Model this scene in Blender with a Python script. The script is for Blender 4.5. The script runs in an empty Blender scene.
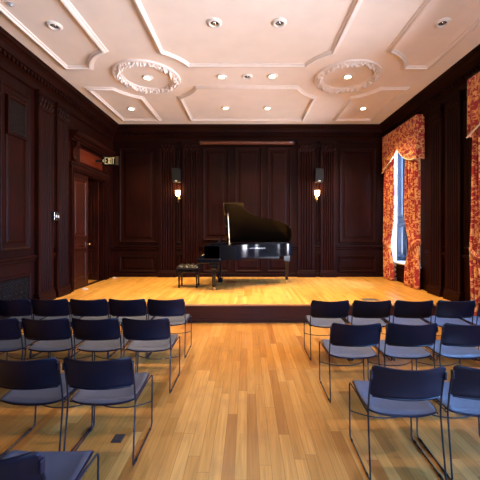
import bpy, bmesh, math, random
from mathutils import Vector, Matrix, noise
S = bpy.context.scene
COL = S.collection
R = math.radians
PI = math.pi
random.seed(7)

# ------------------------------------------------------------------ camera
XL, XR, YB, YF = -3.88, 4.0, 8.84, -3.3      # walls
ZC, ZS, YS = 4.67, 0.344, 5.6                # ceiling, stage top, stage front
cam_d = bpy.data.cameras.new('camera')
cam = bpy.data.objects.new('camera', cam_d); COL.objects.link(cam)
cam.location = (0, 0, 1.7); cam.rotation_euler = (R(90), 0, 0)
cam_d.sensor_width = 36; cam_d.lens = 36 * 305 / 480
cam_d.shift_x = -7 / 480; cam_d.shift_y = -10 / 480
S.camera = cam

# ------------------------------------------------------------------ world and exposure
W = bpy.data.worlds.new('world'); S.world = W; W.use_nodes = True
wn = W.node_tree; wn.nodes.clear()
wo = wn.nodes.new('ShaderNodeOutputWorld'); wb = wn.nodes.new('ShaderNodeBackground')
tc = wn.nodes.new('ShaderNodeTexCoord'); sx = wn.nodes.new('ShaderNodeSeparateXYZ'); wr = wn.nodes.new('ShaderNodeValToRGB')
wn.links.new(tc.outputs['Generated'], sx.inputs[0]); wn.links.new(sx.outputs['Z'], wr.inputs[0])
wr.color_ramp.elements[0].position = 0.0; wr.color_ramp.elements[0].color = (.66, .62, .62, 1)
wr.color_ramp.elements[1].position = 0.12; wr.color_ramp.elements[1].color = (.20, .46, 1.0, 1)
wn.links.new(wr.outputs[0], wb.inputs[0]); wb.inputs[1].default_value = 70.0
wn.links.new(wb.outputs[0], wo.inputs[0])
S.view_settings.view_transform = 'Standard'; S.view_settings.look = 'None'
S.view_settings.exposure = 0.0; S.view_settings.gamma = 1.0; S.view_settings.use_curve_mapping = False
S.cycles.max_bounces = 10; S.cycles.diffuse_bounces = 6; S.cycles.glossy_bounces = 4
S.cycles.sample_clamp_indirect = 6.0
S.cycles.caustics_reflective = False; S.cycles.caustics_refractive = False
SPOT_W = 400.0       # each lit recessed downlight
SPOT_REAR_W = 20.0   # each unseen warm spot over the audience, no fitting modelled
SCONCE_W = 7.0

def portal(loc, sx_, sy_, rot):
    d = bpy.data.lights.new('daylight_portal', 'AREA'); d.shape = 'RECTANGLE'; d.size = sx_; d.size_y = sy_
    d.cycles.is_portal = True
    o = bpy.data.objects.new('daylight_portal', d); COL.objects.link(o); o.location = loc; o.rotation_euler = rot
WINS = [(7.02, 8.5), (3.55, 5.2), (0.25, 1.9)]
WZ0, WZ1 = 0.85, 4.12
for a, b in WINS:
    portal((XR + .56, (a + b) / 2, (WZ0 + WZ1) / 2), WZ1 - WZ0, b - a, (0, R(90), 0))

# ------------------------------------------------------------------ materials
def mat(name, col, rough=.5, metal=0, spec=.5, coat=0, emit=None, estr=0, bump=None):
    m = bpy.data.materials.new(name); m.use_nodes = True
    n = m.node_tree; b = n.nodes['Principled BSDF']
    b.inputs['Base Color'].default_value = (*col, 1); b.inputs['Roughness'].default_value = rough
    b.inputs['Metallic'].default_value = metal; b.inputs['Specular IOR Level'].default_value = spec
    b.inputs['Coat Weight'].default_value = coat; b.inputs['Coat Roughness'].default_value = .05
    if emit:
        b.inputs['Emission Color'].default_value = (*emit, 1); b.inputs['Emission Strength'].default_value = estr
    # procedural tint variation on everything
    t = n.nodes.new('ShaderNodeTexCoord'); ns = n.nodes.new('ShaderNodeTexNoise'); ns.inputs['Scale'].default_value = 9 if not bump else bump[0]
    n.links.new(t.outputs['Object'], ns.inputs['Vector'])
    mx = n.nodes.new('ShaderNodeMix'); mx.data_type = 'RGBA'
    mx.inputs[6].default_value = (*[c * .92 for c in col], 1); mx.inputs[7].default_value = (*[min(1, c * 1.06) for c in col], 1)
    n.links.new(ns.outputs['Fac'], mx.inputs[0]); n.links.new(mx.outputs[2], b.inputs['Base Color'])
    if bump:
        bp = n.nodes.new('ShaderNodeBump'); bp.inputs['Strength'].default_value = bump[1]; bp.inputs['Distance'].default_value = .01
        n.links.new(ns.outputs['Fac'], bp.inputs['Height']); n.links.new(bp.outputs[0], b.inputs['Normal'])
    return m

class NT:
    def __init__(s, name):
        s.m = bpy.data.materials.new(name); s.m.use_nodes = True; s.n = s.m.node_tree
        s.b = s.n.nodes['Principled BSDF']
    def node(s, t, **kw):
        x = s.n.nodes.new(t)
        for k, v in kw.items(): setattr(x, k, v)
        return x
    def math(s, op, a, b=None):
        x = s.node('ShaderNodeMath', operation=op)
        for i, v in enumerate((a, b)):
            if v is None: continue
            if isinstance(v, (int, float)): x.inputs[i].default_value = v
            else: s.n.links.new(v, x.inputs[i])
        return x.outputs[0]
    def link(s, a, b): s.n.links.new(a, b)
    def mix(s, f, a, b, mode='MIX'):
        x = s.node('ShaderNodeMix', data_type='RGBA', blend_type=mode)
        for i, v in ((0, f), (6, a), (7, b)):
            if isinstance(v, (int, float)): x.inputs[i].default_value = v
            elif isinstance(v, tuple): x.inputs[i].default_value = (*v, 1)
            else: s.n.links.new(v, x.inputs[i])
        return x.outputs[2]

def wood(name, c0, c1, rough=.35, axis='Z', scale=1.0, bump=.08, spec=.5):
    t = NT(name); tc = t.node('ShaderNodeTexCoord'); mp = t.node('ShaderNodeMapping')
    sc = {'X': (1.2, 22, 22), 'Y': (22, 1.2, 22), 'Z': (22, 22, 1.2)}[axis]
    mp.inputs['Scale'].default_value = [v * scale for v in sc]
    t.link(tc.outputs['Object'], mp.inputs[0])
    n1 = t.node('ShaderNodeTexNoise'); n1.inputs['Scale'].default_value = 1; n1.inputs['Detail'].default_value = 6; n1.inputs['Distortion'].default_value = .6
    t.link(mp.outputs[0], n1.inputs['Vector'])
    n2 = t.node('ShaderNodeTexNoise'); n2.inputs['Scale'].default_value = 1.3; t.link(tc.outputs['Object'], n2.inputs['Vector'])
    f = t.math('MULTIPLY_ADD', n1.outputs['Fac'], 1.6); f.node.inputs[2].default_value = -.3
    f2 = t.math('ADD', f, t.math('MULTIPLY', t.math('SUBTRACT', n2.outputs['Fac'], .5), .9)); f2.node.use_clamp = True
    t.link(t.mix(f2, c0, c1), t.b.inputs['Base Color'])
    t.b.inputs['Roughness'].default_value = rough; t.b.inputs['Specular IOR Level'].default_value = spec
    bp = t.node('ShaderNodeBump'); bp.inputs['Strength'].default_value = bump; bp.inputs['Distance'].default_value = .004
    t.link(n1.outputs['Fac'], bp.inputs['Height']); t.link(bp.outputs[0], t.b.inputs['Normal'])
    return t.m

def planks(name, pal, width=.088, length=1.15, rough=.3, gap=.7):
    t = NT(name); tc = t.node('ShaderNodeTexCoord'); sp = t.node('ShaderNodeSeparateXYZ'); t.link(tc.outputs['Object'], sp.inputs[0])
    xr = t.math('DIVIDE', sp.outputs['X'], width); row = t.math('FLOOR', xr); fx = t.math('FRACT', xr)
    wn1 = t.node('ShaderNodeTexWhiteNoise', noise_dimensions='1D'); t.link(row, wn1.inputs['W'])
    yy = t.math('ADD', t.math('DIVIDE', sp.outputs['Y'], length), t.math('MULTIPLY', wn1.outputs['Value'], 7.3))
    idx = t.math('FLOOR', yy); fy = t.math('FRACT', yy)
    cb = t.node('ShaderNodeCombineXYZ'); t.link(row, cb.inputs[0]); t.link(idx, cb.inputs[1])
    wn2 = t.node('ShaderNodeTexWhiteNoise', noise_dimensions='2D'); t.link(cb.outputs[0], wn2.inputs['Vector'])
    rp = t.node('ShaderNodeValToRGB'); t.link(wn2.outputs['Value'], rp.inputs[0])
    els = rp.color_ramp.elements
    for i, (p, c) in enumerate(pal):
        e = els[i] if i < 2 else els.new(p)
        e.position = p; e.color = (*c, 1)
    # grain
    mp = t.node('ShaderNodeMapping'); mp.inputs['Scale'].default_value = (38, 1.6, 1); t.link(tc.outputs['Object'], mp.inputs[0])
    ad = t.node('ShaderNodeVectorMath', operation='ADD'); t.link(mp.outputs[0], ad.inputs[0]); t.link(wn2.outputs['Color'], ad.inputs[1])
    sm = t.node('ShaderNodeVectorMath', operation='SCALE'); t.link(wn2.outputs['Color'], sm.inputs[0]); sm.inputs['Scale'].default_value = 40
    t.link(sm.outputs[0], ad.inputs[1])
    n1 = t.node('ShaderNodeTexNoise'); n1.inputs['Scale'].default_value = 1; n1.inputs['Detail'].default_value = 5; n1.inputs['Distortion'].default_value = 1.2
    t.link(ad.outputs[0], n1.inputs['Vector'])
    mr = t.node('ShaderNodeMapRange'); mr.inputs[1].default_value = .3; mr.inputs[2].default_value = .75; mr.inputs[3].default_value = .72; mr.inputs[4].default_value = 1.12
    t.link(n1.outputs['Fac'], mr.inputs[0])
    g = t.node('ShaderNodeCombineColor')
    for i in range(3): t.link(mr.outputs[0], g.inputs[i])
    c = t.mix(1.0, rp.outputs[0], g.outputs[0], 'MULTIPLY')
    # knots and wear
    nk = t.node('ShaderNodeTexNoise'); nk.inputs['Scale'].default_value = 3.1; nk.inputs['Detail'].default_value = 5; t.link(tc.outputs['Object'], nk.inputs['Vector'])
    kr = t.node('ShaderNodeMapRange'); kr.inputs[1].default_value = .54; kr.inputs[2].default_value = .78; t.link(nk.outputs['Fac'], kr.inputs[0])
    c = t.mix(t.math('MULTIPLY', kr.outputs[0], .5), c, (.22, .09, .03))
    # gaps
    gx = t.math('LESS_THAN', t.math('MINIMUM', fx, t.math('SUBTRACT', 1, fx)), .018)
    gy = t.math('LESS_THAN', t.math('MINIMUM', fy, t.math('SUBTRACT', 1, fy)), .0016)
    gp = t.math('MAXIMUM', gx, gy)
    c = t.mix(t.math('MULTIPLY', gp, gap), c, (.10, .04, .012))
    t.link(c, t.b.inputs['Base Color']); t.b.inputs['Specular IOR Level'].default_value = .4; t.b.inputs['Roughness'].default_value = rough
    rr = t.node('ShaderNodeMapRange'); rr.inputs[3].default_value = rough - .05; rr.inputs[4].default_value = rough + .15; t.link(n1.outputs['Fac'], rr.inputs[0]); t.link(rr.outputs[0], t.b.inputs['Roughness'])
    bp = t.node('ShaderNodeBump'); bp.inputs['Strength'].default_value = .15; bp.inputs['Distance'].default_value = .002
    t.link(t.math('SUBTRACT', n1.outputs['Fac'], t.math('MULTIPLY', gp, 2)), bp.inputs['Height']); t.link(bp.outputs[0], t.b.inputs['Normal'])
    return t.m

def damask(name, k=1.0):
    t = NT(name); uv = t.node('ShaderNodeUVMap')
    mp = t.node('ShaderNodeMapping'); mp.inputs['Scale'].default_value = (k, k, k); t.link(uv.outputs[0], mp.inputs[0])
    v = t.node('ShaderNodeTexVoronoi'); v.feature = 'SMOOTH_F1'; v.inputs['Scale'].default_value = 9; v.inputs['Randomness'].default_value = .55
    n = t.node('ShaderNodeTexNoise'); n.inputs['Scale'].default_value = 11; n.inputs['Detail'].default_value = 2; n.inputs['Distortion'].default_value = 1.5
    t.link(mp.outputs[0], n.inputs['Vector'])
    off = t.node('ShaderNodeVectorMath', operation='SCALE'); off.inputs['Scale'].default_value = .15; t.link(n.outputs['Color'], off.inputs[0])
    ad = t.node('ShaderNodeVectorMath', operation='ADD'); t.link(mp.outputs[0], ad.inputs[0]); t.link(off.outputs[0], ad.inputs[1]); t.link(ad.outputs[0], v.inputs['Vector'])
    s = t.math('SINE', t.math('MULTIPLY', v.outputs['Distance'], 19))
    rp = t.node('ShaderNodeValToRGB'); t.link(t.math('MULTIPLY_ADD', s, .5), rp.inputs[0]); rp.inputs[0].links[0].from_node.inputs[2].default_value = .5
    rp.color_ramp.elements[0].position = .60; rp.color_ramp.elements[0].color = (.36, .014, .012, 1)
    rp.color_ramp.elements[1].position = .80; rp.color_ramp.elements[1].color = (.78, .38, .13, 1)
    t.link(rp.outputs[0], t.b.inputs['Base Color']); t.b.inputs['Roughness'].default_value = .75
    t.b.inputs['Sheen Weight'].default_value = .2
    return t.m

M_WALL = wood('mahogany_panelling', (.005, .0009, .0007), (.023, .0036, .0016), .5, spec=.09)
M_WALLH = wood('mahogany_rail', (.005, .0009, .0007), (.023, .0036, .0016), .5, 'Y', spec=.09)
M_WALLX = wood('mahogany_rail_crosswise', (.005, .0009, .0007), (.023, .0036, .0016), .5, 'X', spec=.09)
M_DOOR = wood('mahogany_door', (.014, .0028, .0015), (.05, .0095, .004), .38, spec=.25)
M_RED = wood('red_mahogany_lit', (.032, .004, .0015), (.085, .012, .003), .35, 'Y')  # red mahogany; lighter tone stands in for stage light on the frieze
M_RISER = wood('riser_mahogany', (.032, .007, .003), (.085, .019, .006), .4, 'X', spec=.2)
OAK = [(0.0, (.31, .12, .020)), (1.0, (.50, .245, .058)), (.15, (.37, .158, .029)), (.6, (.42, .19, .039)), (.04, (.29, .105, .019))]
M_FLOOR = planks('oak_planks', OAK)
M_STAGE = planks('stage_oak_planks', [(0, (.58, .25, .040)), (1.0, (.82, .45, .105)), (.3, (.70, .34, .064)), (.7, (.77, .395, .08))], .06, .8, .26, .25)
M_OAKEDGE = wood('oak_edge', (.45, .20, .06), (.65, .36, .12), .3, 'X')
M_PLASTER = mat('painted_plaster', (.88, .81, .76), .6, bump=(3, .05))
M_MOULD = mat('white_plaster_moulding', (.84, .78, .75), .55)
M_NAVY = mat('navy_plastic', (.0022, .0032, .012), .4, spec=.3, bump=(300, .05))
M_SEAT = mat('grey_seat_fabric', (.026, .038, .066), .5, spec=.7, bump=(420, .25))
M_ROD = mat('dark_coated_steel', (.012, .013, .02), .35, .3)
M_BLACK = mat('black_piano_lacquer', (.003, .0035, .006), .18, spec=.35, coat=.12)
M_LIDIN = wood('lid_lacquer', (.004, .003, .0025), (.012, .006, .004), .2, 'X', spec=.2)
M_LEATHER = mat('black_leather', (.012, .010, .010), .35)
M_GOLD = mat('gold_iron_plate', (.6, .38, .12), .35, .8)
M_BRASS = mat('aged_brass', (.55, .36, .13), .3, 1)
M_STEEL = mat('polished_steel', (.75, .75, .75), .22, 1)
M_IVORY = mat('white_keys', (.85, .83, .76), .25)
M_MBLK = mat('matt_black', (.006, .006, .0065), .6, spec=.2)
M_DGREY = mat('dark_grille', (.009, .008, .0075), .6, spec=.2)
M_WHITE = mat('white_enamel', (.8, .78, .75), .4)
M_LAMP = mat('lit_lamp', (1, .9, .75), .4, emit=(1, .80, .52), estr=30)
M_SHADE = mat('frosted_shade', (1, .9, .8), .4, emit=(1, .72, .36), estr=14)
M_EXIT = mat('exit_letters', (.25, .2, .1), .5, emit=(1, .80, .42), estr=.42)
M_EXITB = mat('exit_box', (.003, .0025, .002), .6, spec=.1)
M_PAINT = mat('blue_grey_window_paint', (.34, .36, .42), .35)
M_JAMB = mat('dark_blue_window_paint', (.028, .036, .052), .4)
M_DAMASK = damask('red_gold_damask')
M_LINING = mat('curtain_lining', (.85, .80, .70), .8)
M_PLATE = mat('steel_floor_plate', (.45, .45, .47), .35, .9)
M_DARKH = mat('dark_hole', (.004, .004, .004), .6)
def sheer_mat():
    t = NT('white_sheer'); t.b.inputs['Base Color'].default_value = (.9, .92, .96, 1); t.b.inputs['Roughness'].default_value = .9
    tr = t.node('ShaderNodeBsdfTranslucent'); tr.inputs[0].default_value = (.85, .9, 1, 1)
    tp = t.node('ShaderNodeBsdfTransparent')
    wv = t.node('ShaderNodeTexNoise'); wv.inputs['Scale'].default_value = 60
    m1 = t.node('ShaderNodeMixShader'); m1.inputs[0].default_value = .5
    m2 = t.node('ShaderNodeMixShader'); mr = t.node('ShaderNodeMapRange'); mr.inputs[3].default_value = .15; mr.inputs[4].default_value = .35
    t.link(wv.outputs['Fac'], mr.inputs[0]); t.link(mr.outputs[0], m2.inputs[0])
    o = t.n.nodes['Material Output']
    t.link(t.b.outputs[0], m1.inputs[1]); t.link(tr.outputs[0], m1.inputs[2]); t.link(m1.outputs[0], m2.inputs[1]); t.link(tp.outputs[0], m2.inputs[2]); t.link(m2.outputs[0], o.inputs[0])
    return t.m
M_SHEER = sheer_mat()
def glass_mat():
    t = NT('window_glass'); g = t.node('ShaderNodeBsdfGlossy'); g.inputs['Roughness'].default_value = .02
    tp = t.node('ShaderNodeBsdfTransparent'); tp.inputs[0].default_value = (.93, .96, 1, 1)
    fr = t.node('ShaderNodeFresnel'); fr.inputs[0].default_value = 1.45
    m = t.node('ShaderNodeMixShader'); t.link(fr.outputs[0], m.inputs[0]); t.link(tp.outputs[0], m.inputs[1]); t.link(g.outputs[0], m.inputs[2])
    t.link(m.outputs[0], t.n.nodes['Material Output'].inputs[0]); return t.m
M_GLASS = glass_mat()

# ------------------------------------------------------------------ mesh builder
class MB:
    def __init__(s): s.v = []; s.f = []; s.uv = {}
    def add(s, vs, fs):
        o = len(s.v); s.v += [tuple(v) for v in vs]; s.f += [tuple(i + o for i in f) for f in fs]; return o
    def box(s, x0, x1, y0, y1, z0, z1, tf=None):
        vs = [(x, y, z) for x in (x0, x1) for y in (y0, y1) for z in (z0, z1)]
        if tf: vs = [tf(*v) for v in vs]
        s.add(vs, [(0, 1, 3, 2), (4, 6, 7, 5), (0, 4, 5, 1), (2, 3, 7, 6), (0, 2, 6, 4), (1, 5, 7, 3)])
        return s
    def grid(s, rows, closed_u=False, closed_v=False):
        n, m = len(rows), len(rows[0]); o = len(s.v)
        for r in rows: s.v += [tuple(p) for p in r]
        for i in range(n if closed_v else n - 1):
            for j in range(m if closed_u else m - 1):
                a = i; b = (i + 1) % n; c = j; d = (j + 1) % m
                s.f.append((o + a * m + c, o + a * m + d, o + b * m + d, o + b * m + c))
        return o
    def tube(s, pts, r, n=8, caps=True, closed=False):
        pts = [Vector(p) for p in pts]; N = len(pts); rs = r if isinstance(r, (list, tuple)) else [r] * N
        rows = []; prev = None
        for i, p in enumerate(pts):
            a = pts[(i - 1) % N] if (i or closed) else p; b = pts[(i + 1) % N] if (i < N - 1 or closed) else p
            t = (b - a).normalized()
            if prev is None:
                u = t.orthogonal().normalized()
            else:
                u = prev - t * prev.dot(t)
                u = u.normalized() if u.length > 1e-6 else t.orthogonal().normalized()
            prev = u; w = t.cross(u)
            rows.append([p + (u * math.cos(2 * PI * k / n) + w * math.sin(2 * PI * k / n)) * rs[i] for k in range(n)])
        o = s.grid(rows, True, closed)
        if caps and not closed:
            s.f.append(tuple(o + k for k in range(n))[::-1]); s.f.append(tuple(o + (N - 1) * n + k for k in range(n)))
        return s
    def lathe(s, prof, c=(0, 0, 0), n=24, axis='Z', caps=False):
        rows = []
        for r, h in prof:
            row = []
            for k in range(n):
                a = 2 * PI * k / n; x, y = r * math.cos(a), r * math.sin(a)
                p = (x, y, h) if axis == 'Z' else ((x, h, y) if axis == 'Y' else (h, x, y))
                row.append((p[0] + c[0], p[1] + c[1], p[2] + c[2]))
            rows.append(row)
        o = s.grid(rows, True)
        if caps and prof[0][0] > 1e-5: s.f.append(tuple(o + k for k in range(n))[::-1])
        if caps and prof[-1][0] > 1e-5: s.f.append(tuple(o + (len(prof) - 1) * n + k for k in range(n)))
        return s
    def prism(s, pts2, z0, z1, tf=lambda x, y, z: (x, y, z)):
        n = len(pts2); vs = [tf(x, y, z0) for x, y in pts2] + [tf(x, y, z1) for x, y in pts2]
        s.add(vs, [tuple(range(n))[::-1], tuple(range(n, 2 * n))] + [(i, (i + 1) % n, n + (i + 1) % n, n + i) for i in range(n)])
        return s
    def build(s, name, m, parent=None, smooth=False, bevel=0, seg=2, uvf=None, solid=0, autos=True, **props):
        me = bpy.data.meshes.new(name); me.from_pydata(s.v, [], s.f)
        bm = bmesh.new(); bm.from_mesh(me)
        bmesh.ops.remove_doubles(bm, verts=bm.verts, dist=1e-6)
        bmesh.ops.recalc_face_normals(bm, faces=bm.faces); bm.to_mesh(me); bm.free()
        me.materials.append(m)
        if smooth:
            me.polygons.foreach_set('use_smooth', [True] * len(me.polygons))
            if autos: me.set_sharp_from_angle(angle=R(40))
        o = bpy.data.objects.new(name, me); COL.objects.link(o)
        if uvf:
            uvl = me.uv_layers.new(name='UVMap')
            for l in me.loops: uvl.data[l.index].uv = uvf(me.vertices[l.vertex_index].co)
        if solid:
            md = o.modifiers.new('thickness', 'SOLIDIFY'); md.thickness = solid; md.offset = 0
        if bevel:
            md = o.modifiers.new('bevel', 'BEVEL'); md.width = bevel; md.segments = seg; md.limit_method = 'ANGLE'; md.angle_limit = R(35)
        if parent: o.parent = parent
        for k, v in props.items(): o[k] = v
        return o

def fillet(pts, r, n=5):
    pts = [Vector(p) for p in pts]; out = [pts[0]]
    for i in range(1, len(pts) - 1):
        a, b, c = pts[i - 1], pts[i], pts[i + 1]
        d1 = (a - b); d2 = (c - b); q = min(r, d1.length * .45, d2.length * .45)
        p1 = b + d1.normalized() * q; p2 = b + d2.normalized() * q
        for k in range(n + 1):
            t = k / n; out.append(p1 * (1 - t) ** 2 + b * 2 * t * (1 - t) + p2 * t * t)
    out.append(pts[-1]); return out

def thing(name, label, cat, loc=(0, 0, 0), group=None, rz=0):
    o = bpy.data.objects.new(name, None); COL.objects.link(o); o.empty_display_size = .1
    o.location = loc; o.rotation_euler = (0, 0, rz); o['label'] = label; o['category'] = cat
    if group: o['group'] = group
    return o
def struct(name):
    o = bpy.data.objects.new(name, None); COL.objects.link(o); o['kind'] = 'structure'; return o
def copy_tree(o, parent=None, **props):
    c = o.copy(); COL.objects.link(c)
    if parent: c.parent = parent
    for k, v in props.items(): c[k] = v
    for ch in o.children: copy_tree(ch, c)
    return c

# ------------------------------------------------------------------ wall frames: (u along, v up, w into the room)
TB = lambda u, v, w: (u, YB - w, v)
TL = lambda u, v, w: (XL + w, u, v)
TR = lambda u, v, w: (XR - w, u, v)
def wbox(mb, T, u0, u1, v0, v1, w0, w1): mb.box(u0, u1, v0, v1, w0, w1, T)
def ring(mb, T, u0, u1, v0, v1, prof, fill=True):
    rows = []
    for o, h in prof:
        rows.append([T(u0 + o, v0 + o, h), T(u1 - o, v0 + o, h), T(u1 - o, v1 - o, h), T(u0 + o, v1 - o, h)])
    k = mb.grid(rows, True)
    if fill:
        q = k + (len(prof) - 1) * 4; mb.f.append((q, q + 1, q + 2, q + 3))
BIG = [(0, 0), (0, .034), (.014, .042), (.03, .036), (.045, .018), (.075, .012), (.10, .012), (.102, .003), (.135, .003), (.137, .012), (.16, .022), (.2, .026)]
SML = [(0, 0), (0, .03), (.012, .036), (.03, .026), (.045, .010), (.075, .008), (.077, .002), (.10, .002), (.102, .012), (.13, .022)]
def panel(T, u0, u1, v0, v1, wall, prof=BIG, name='wall_panel', m=None):
    mb = MB(); lim = min(u1 - u0, v1 - v0) * .46; mx = prof[-1][0]; k = min(1, lim / mx)
    ring(mb, T, u0, u1, v0, v1, [(o * k, h) for o, h in prof])
    return mb.build(name, m or M_WALL, wall)
def rail(T, u0, u1, wall, v=1.14, m=None):
    mb = MB(); pr = [(0, v - .02), (.012, v - .02), (.018, v), (.03, v + .01), (.03, v + .045), (.052, v + .065), (.06, v + .075), (.06, v + .1), (0, v + .105)]
    mb.prism([(w, z) for w, z in pr], u0, u1, lambda w, z, u: T(u, z, w)); return mb.build('chair_rail', m, wall)
def base(T, u0, u1, z, wall, m):
    mb = MB(); pr = [(0, z), (.03, z), (.03, z + .08), (.022, z + .1), (.012, z + .115), (0, z + .12)]
    mb.prism(pr, u0, u1, lambda w, zz, u: T(u, zz, w)); return mb.build('skirting', m, wall)
def pilaster(T, u0, u1, z0, wall, z1=4.26):
    W_ = u1 - u0; mb = MB(); P = .075
    nf = 5; edge = .055; fw = (W_ - 2 * edge) / nf; prof = [(u0, 0), (u0, P)]
    for i in range(nf):
        a = u0 + edge + i * fw; g = fw * .16
        prof += [(a + g, P), (a + g + fw * .12, P - .012), (a + fw * .5, P - .026), (a + fw - g - fw * .12, P - .012), (a + fw - g, P)]
    prof += [(u1, P), (u1, 0)]
    mb.prism(prof, z0 + .2, z1 - .32, lambda u, w, v: T(u, v, w))
    o = mb.build('pilaster', M_WALL, wall)
    b = MB()
    b.prism([(0, z0), (P + .035, z0), (P + .035, z0 + .11), (P + .028, z0 + .13), (P + .018, z0 + .14), (P + .022, z0 + .165), (P + .005, z0 + .2), (0, z0 + .2)], u0 - .02, u1 + .02, lambda w, v, u: T(u, v, w))
    b.build('plinth', M_WALL, o)
    c = MB(); zc = z1 - .32
    wbox(c, T, u0 - .008, u1 + .008, zc, zc + .025, 0, P + .012)
    wbox(c, T, u0, u1, zc + .025, z1 - .05, 0, P)
    wbox(c, T, u0 - .02, u1 + .02, z1 - .06, z1 - .03, 0, P + .02); wbox(c, T, u0 - .035, u1 + .035, z1 - .03, z1, 0, P + .035)
    for k in range(5):       # carved leaves and scrolls
        uc = u0 + W_ * (k + .5) / 5
        for q, (dz, hh) in enumerate(((.03, .12), (.12, .12))):
            if q and k % 2 == 0 and k != 2: pass
            pts = []
            off = 0 if q == 0 else W_ / 10
            if q and k == 4: continue
            c.add([T(uc + off - .032, zc + dz, P), T(uc + off + .032, zc + dz, P), T(uc + off + .026, zc + dz + hh * .7, P + .03), T(uc + off - .026, zc + dz + hh * .7, P + .03), T(uc + off, zc + dz + hh, P + .012), T(uc + off, zc + dz + hh * .5, P + .034)],
                  [(0, 1, 5), (1, 2, 5), (2, 3, 5), (3, 0, 5), (2, 4, 3)])
    for sgn, uu in ((1, u0 + .03), (-1, u1 - .03)):
        for rr in (.034, .018):
            pts = [T(uu + rr * math.cos(a * PI / 6), z1 - .115 + rr * math.sin(a * PI / 6), P + .012) for a in range(12)]
            c.tube(pts, .008, 5, closed=True)
    c.build('capital', M_WALL, o)
    return o

# ------------------------------------------------------------------ floor, ceiling, walls
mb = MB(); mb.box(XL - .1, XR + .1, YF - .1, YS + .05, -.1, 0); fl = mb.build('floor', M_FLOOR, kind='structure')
ce = MB(); ce.box(XL - .1, XR + .1, YF - .1, YB + .1, ZC, ZC + .1); ceil = ce.build('ceiling', M_PLASTER, kind='structure')

wall_back = MB().box(XL - .2, XR + .2, YB, YB + .15, -.1, ZC + .05).build('wall_back', M_WALL, kind='structure')
RX0, RX1, RZ0, RZ1 = 1.0, 3.3, .25, 2.05         # added window behind the camera, put in to brighten the ceiling
mb = MB()
for a_, b_, c_, d_ in ((XL - .2, RX0, -.1, ZC + .05), (RX1, XR + .2, -.1, ZC + .05), (RX0, RX1, -.1, RZ0), (RX0, RX1, RZ1, ZC + .05)): mb.box(a_, b_, YF - .15, YF, c_, d_)
portal(((RX0 + RX1) / 2, YF - .16, (RZ0 + RZ1) / 2), RX1 - RX0, RZ1 - RZ0, (R(-90), 0, PI))
w = struct('window_4'); m = MB()
for x0_, x1_ in ((RX0, RX0 + .07), (RX1 - .07, RX1), ((RX0 + RX1) / 2 - .03, (RX0 + RX1) / 2 + .03)): m.box(x0_, x1_, YF - .1, YF - .05, RZ0, RZ1)
for z0_, z1_ in ((RZ0, RZ0 + .07), (1.2, 1.25), (RZ1 - .07, RZ1)): m.box(RX0, RX1, YF - .098, YF - .052, z0_, z1_)
m.build('window_frame', M_JAMB, w); MB().box(RX0 + .05, RX1 - .05, YF - .078, YF - .072, RZ0 + .05, RZ1 - .05).build('glass', M_GLASS, w)
MB().box(RX0 - .05, RX1 + .05, YF - .14, YF + .08, RZ0 - .035, RZ0).build('window_sill', M_WHITE, w)
wall_front = mb.build('wall_front', M_WALL, kind='structure')
# left wall with the doorway
DY0, DY1, DZ1 = 6.75, 8.27, 3.03
mb = MB(); T = .15
mb.box(XL - T, XL, YF, DY0, -.1, ZC + .05); mb.box(XL - T, XL, DY0, DY1, DZ1, ZC + .05); mb.box(XL - T, XL, DY1, YB, -.1, ZC + .05); mb.box(XL - T, XL, DY0, DY1, -.1, ZS)
wall_left = mb.build('wall_left', M_WALL, kind='structure')
mb = MB(); T = .55; y = YF
for a, b in sorted(WINS):
    mb.box(XR, XR + T, y, a, -.1, ZC + .05); mb.box(XR, XR + T, a, b, -.1, WZ0 - .02); mb.box(XR, XR + T, a, b, WZ1, ZC + .05); y = b
mb.box(XR, XR + T, y, YB, -.1, ZC + .05)
wall_right = mb.build('wall_right', M_WALL, kind='structure')

# corridor beyond the door
mb = MB(); mb.box(-6.4, XL - .15, 5.9, 9.6, ZS - .05, ZS); mb.build('floor_corridor', M_STAGE, kind='structure')
mb = MB(); mb.box(-6.5, -6.4, 5.9, 9.6, ZS, 3.4); mb.box(-6.4, XL - .15, 9.6, 9.7, ZS, 3.4); mb.box(-6.4, XL - .15, 5.8, 5.9, ZS, 3.4)
mb.box(XL - .16, XL - .15, 8.85, 9.6, ZS, 3.4); mb.build('wall_corridor', M_DOOR, kind='structure')
mb = MB(); mb.box(-6.5, XL - .15, 5.8, 9.7, 3.4, 3.5); mb.build('ceiling_corridor', M_PLASTER, kind='structure')

# cornice with dentils, running round the room
CP = [(0, 4.24), (.035, 4.25), (.045, 4.27), (.045, 4.36), (.07, 4.385), (.10, 4.40), (.10, 4.475), (.15, 4.485), (.16, 4.51), (.185, 4.56), (.23, 4.60), (.26, 4.61), (.262, 4.645), (.29, 4.67), (0, 4.67)]
mb = MB(); rows = []
for w, z in CP: rows.append([(XL + w, YF + w, z), (XR - w, YF + w, z), (XR - w, YB - w, z), (XL + w, YB - w, z)])
mb.grid(rows, True, True); co = mb.build('trim_1', M_WALLX, kind='structure')
dn = MB()
def dent(T, u0, u1):
    n = int((u1 - u0) / .085)
    for i in range(n):
        a = u0 + (i + .25) * (u1 - u0) / n; wbox(dn, T, a, a + .045, 4.405, 4.468, .10, .138)
dent(TB, XL + .14, XR - .14); dent(TL, 1.0, YB - .14); dent(TR, 1.0, YB - .14)
dn.build('dentils', M_WALL, co)

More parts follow.
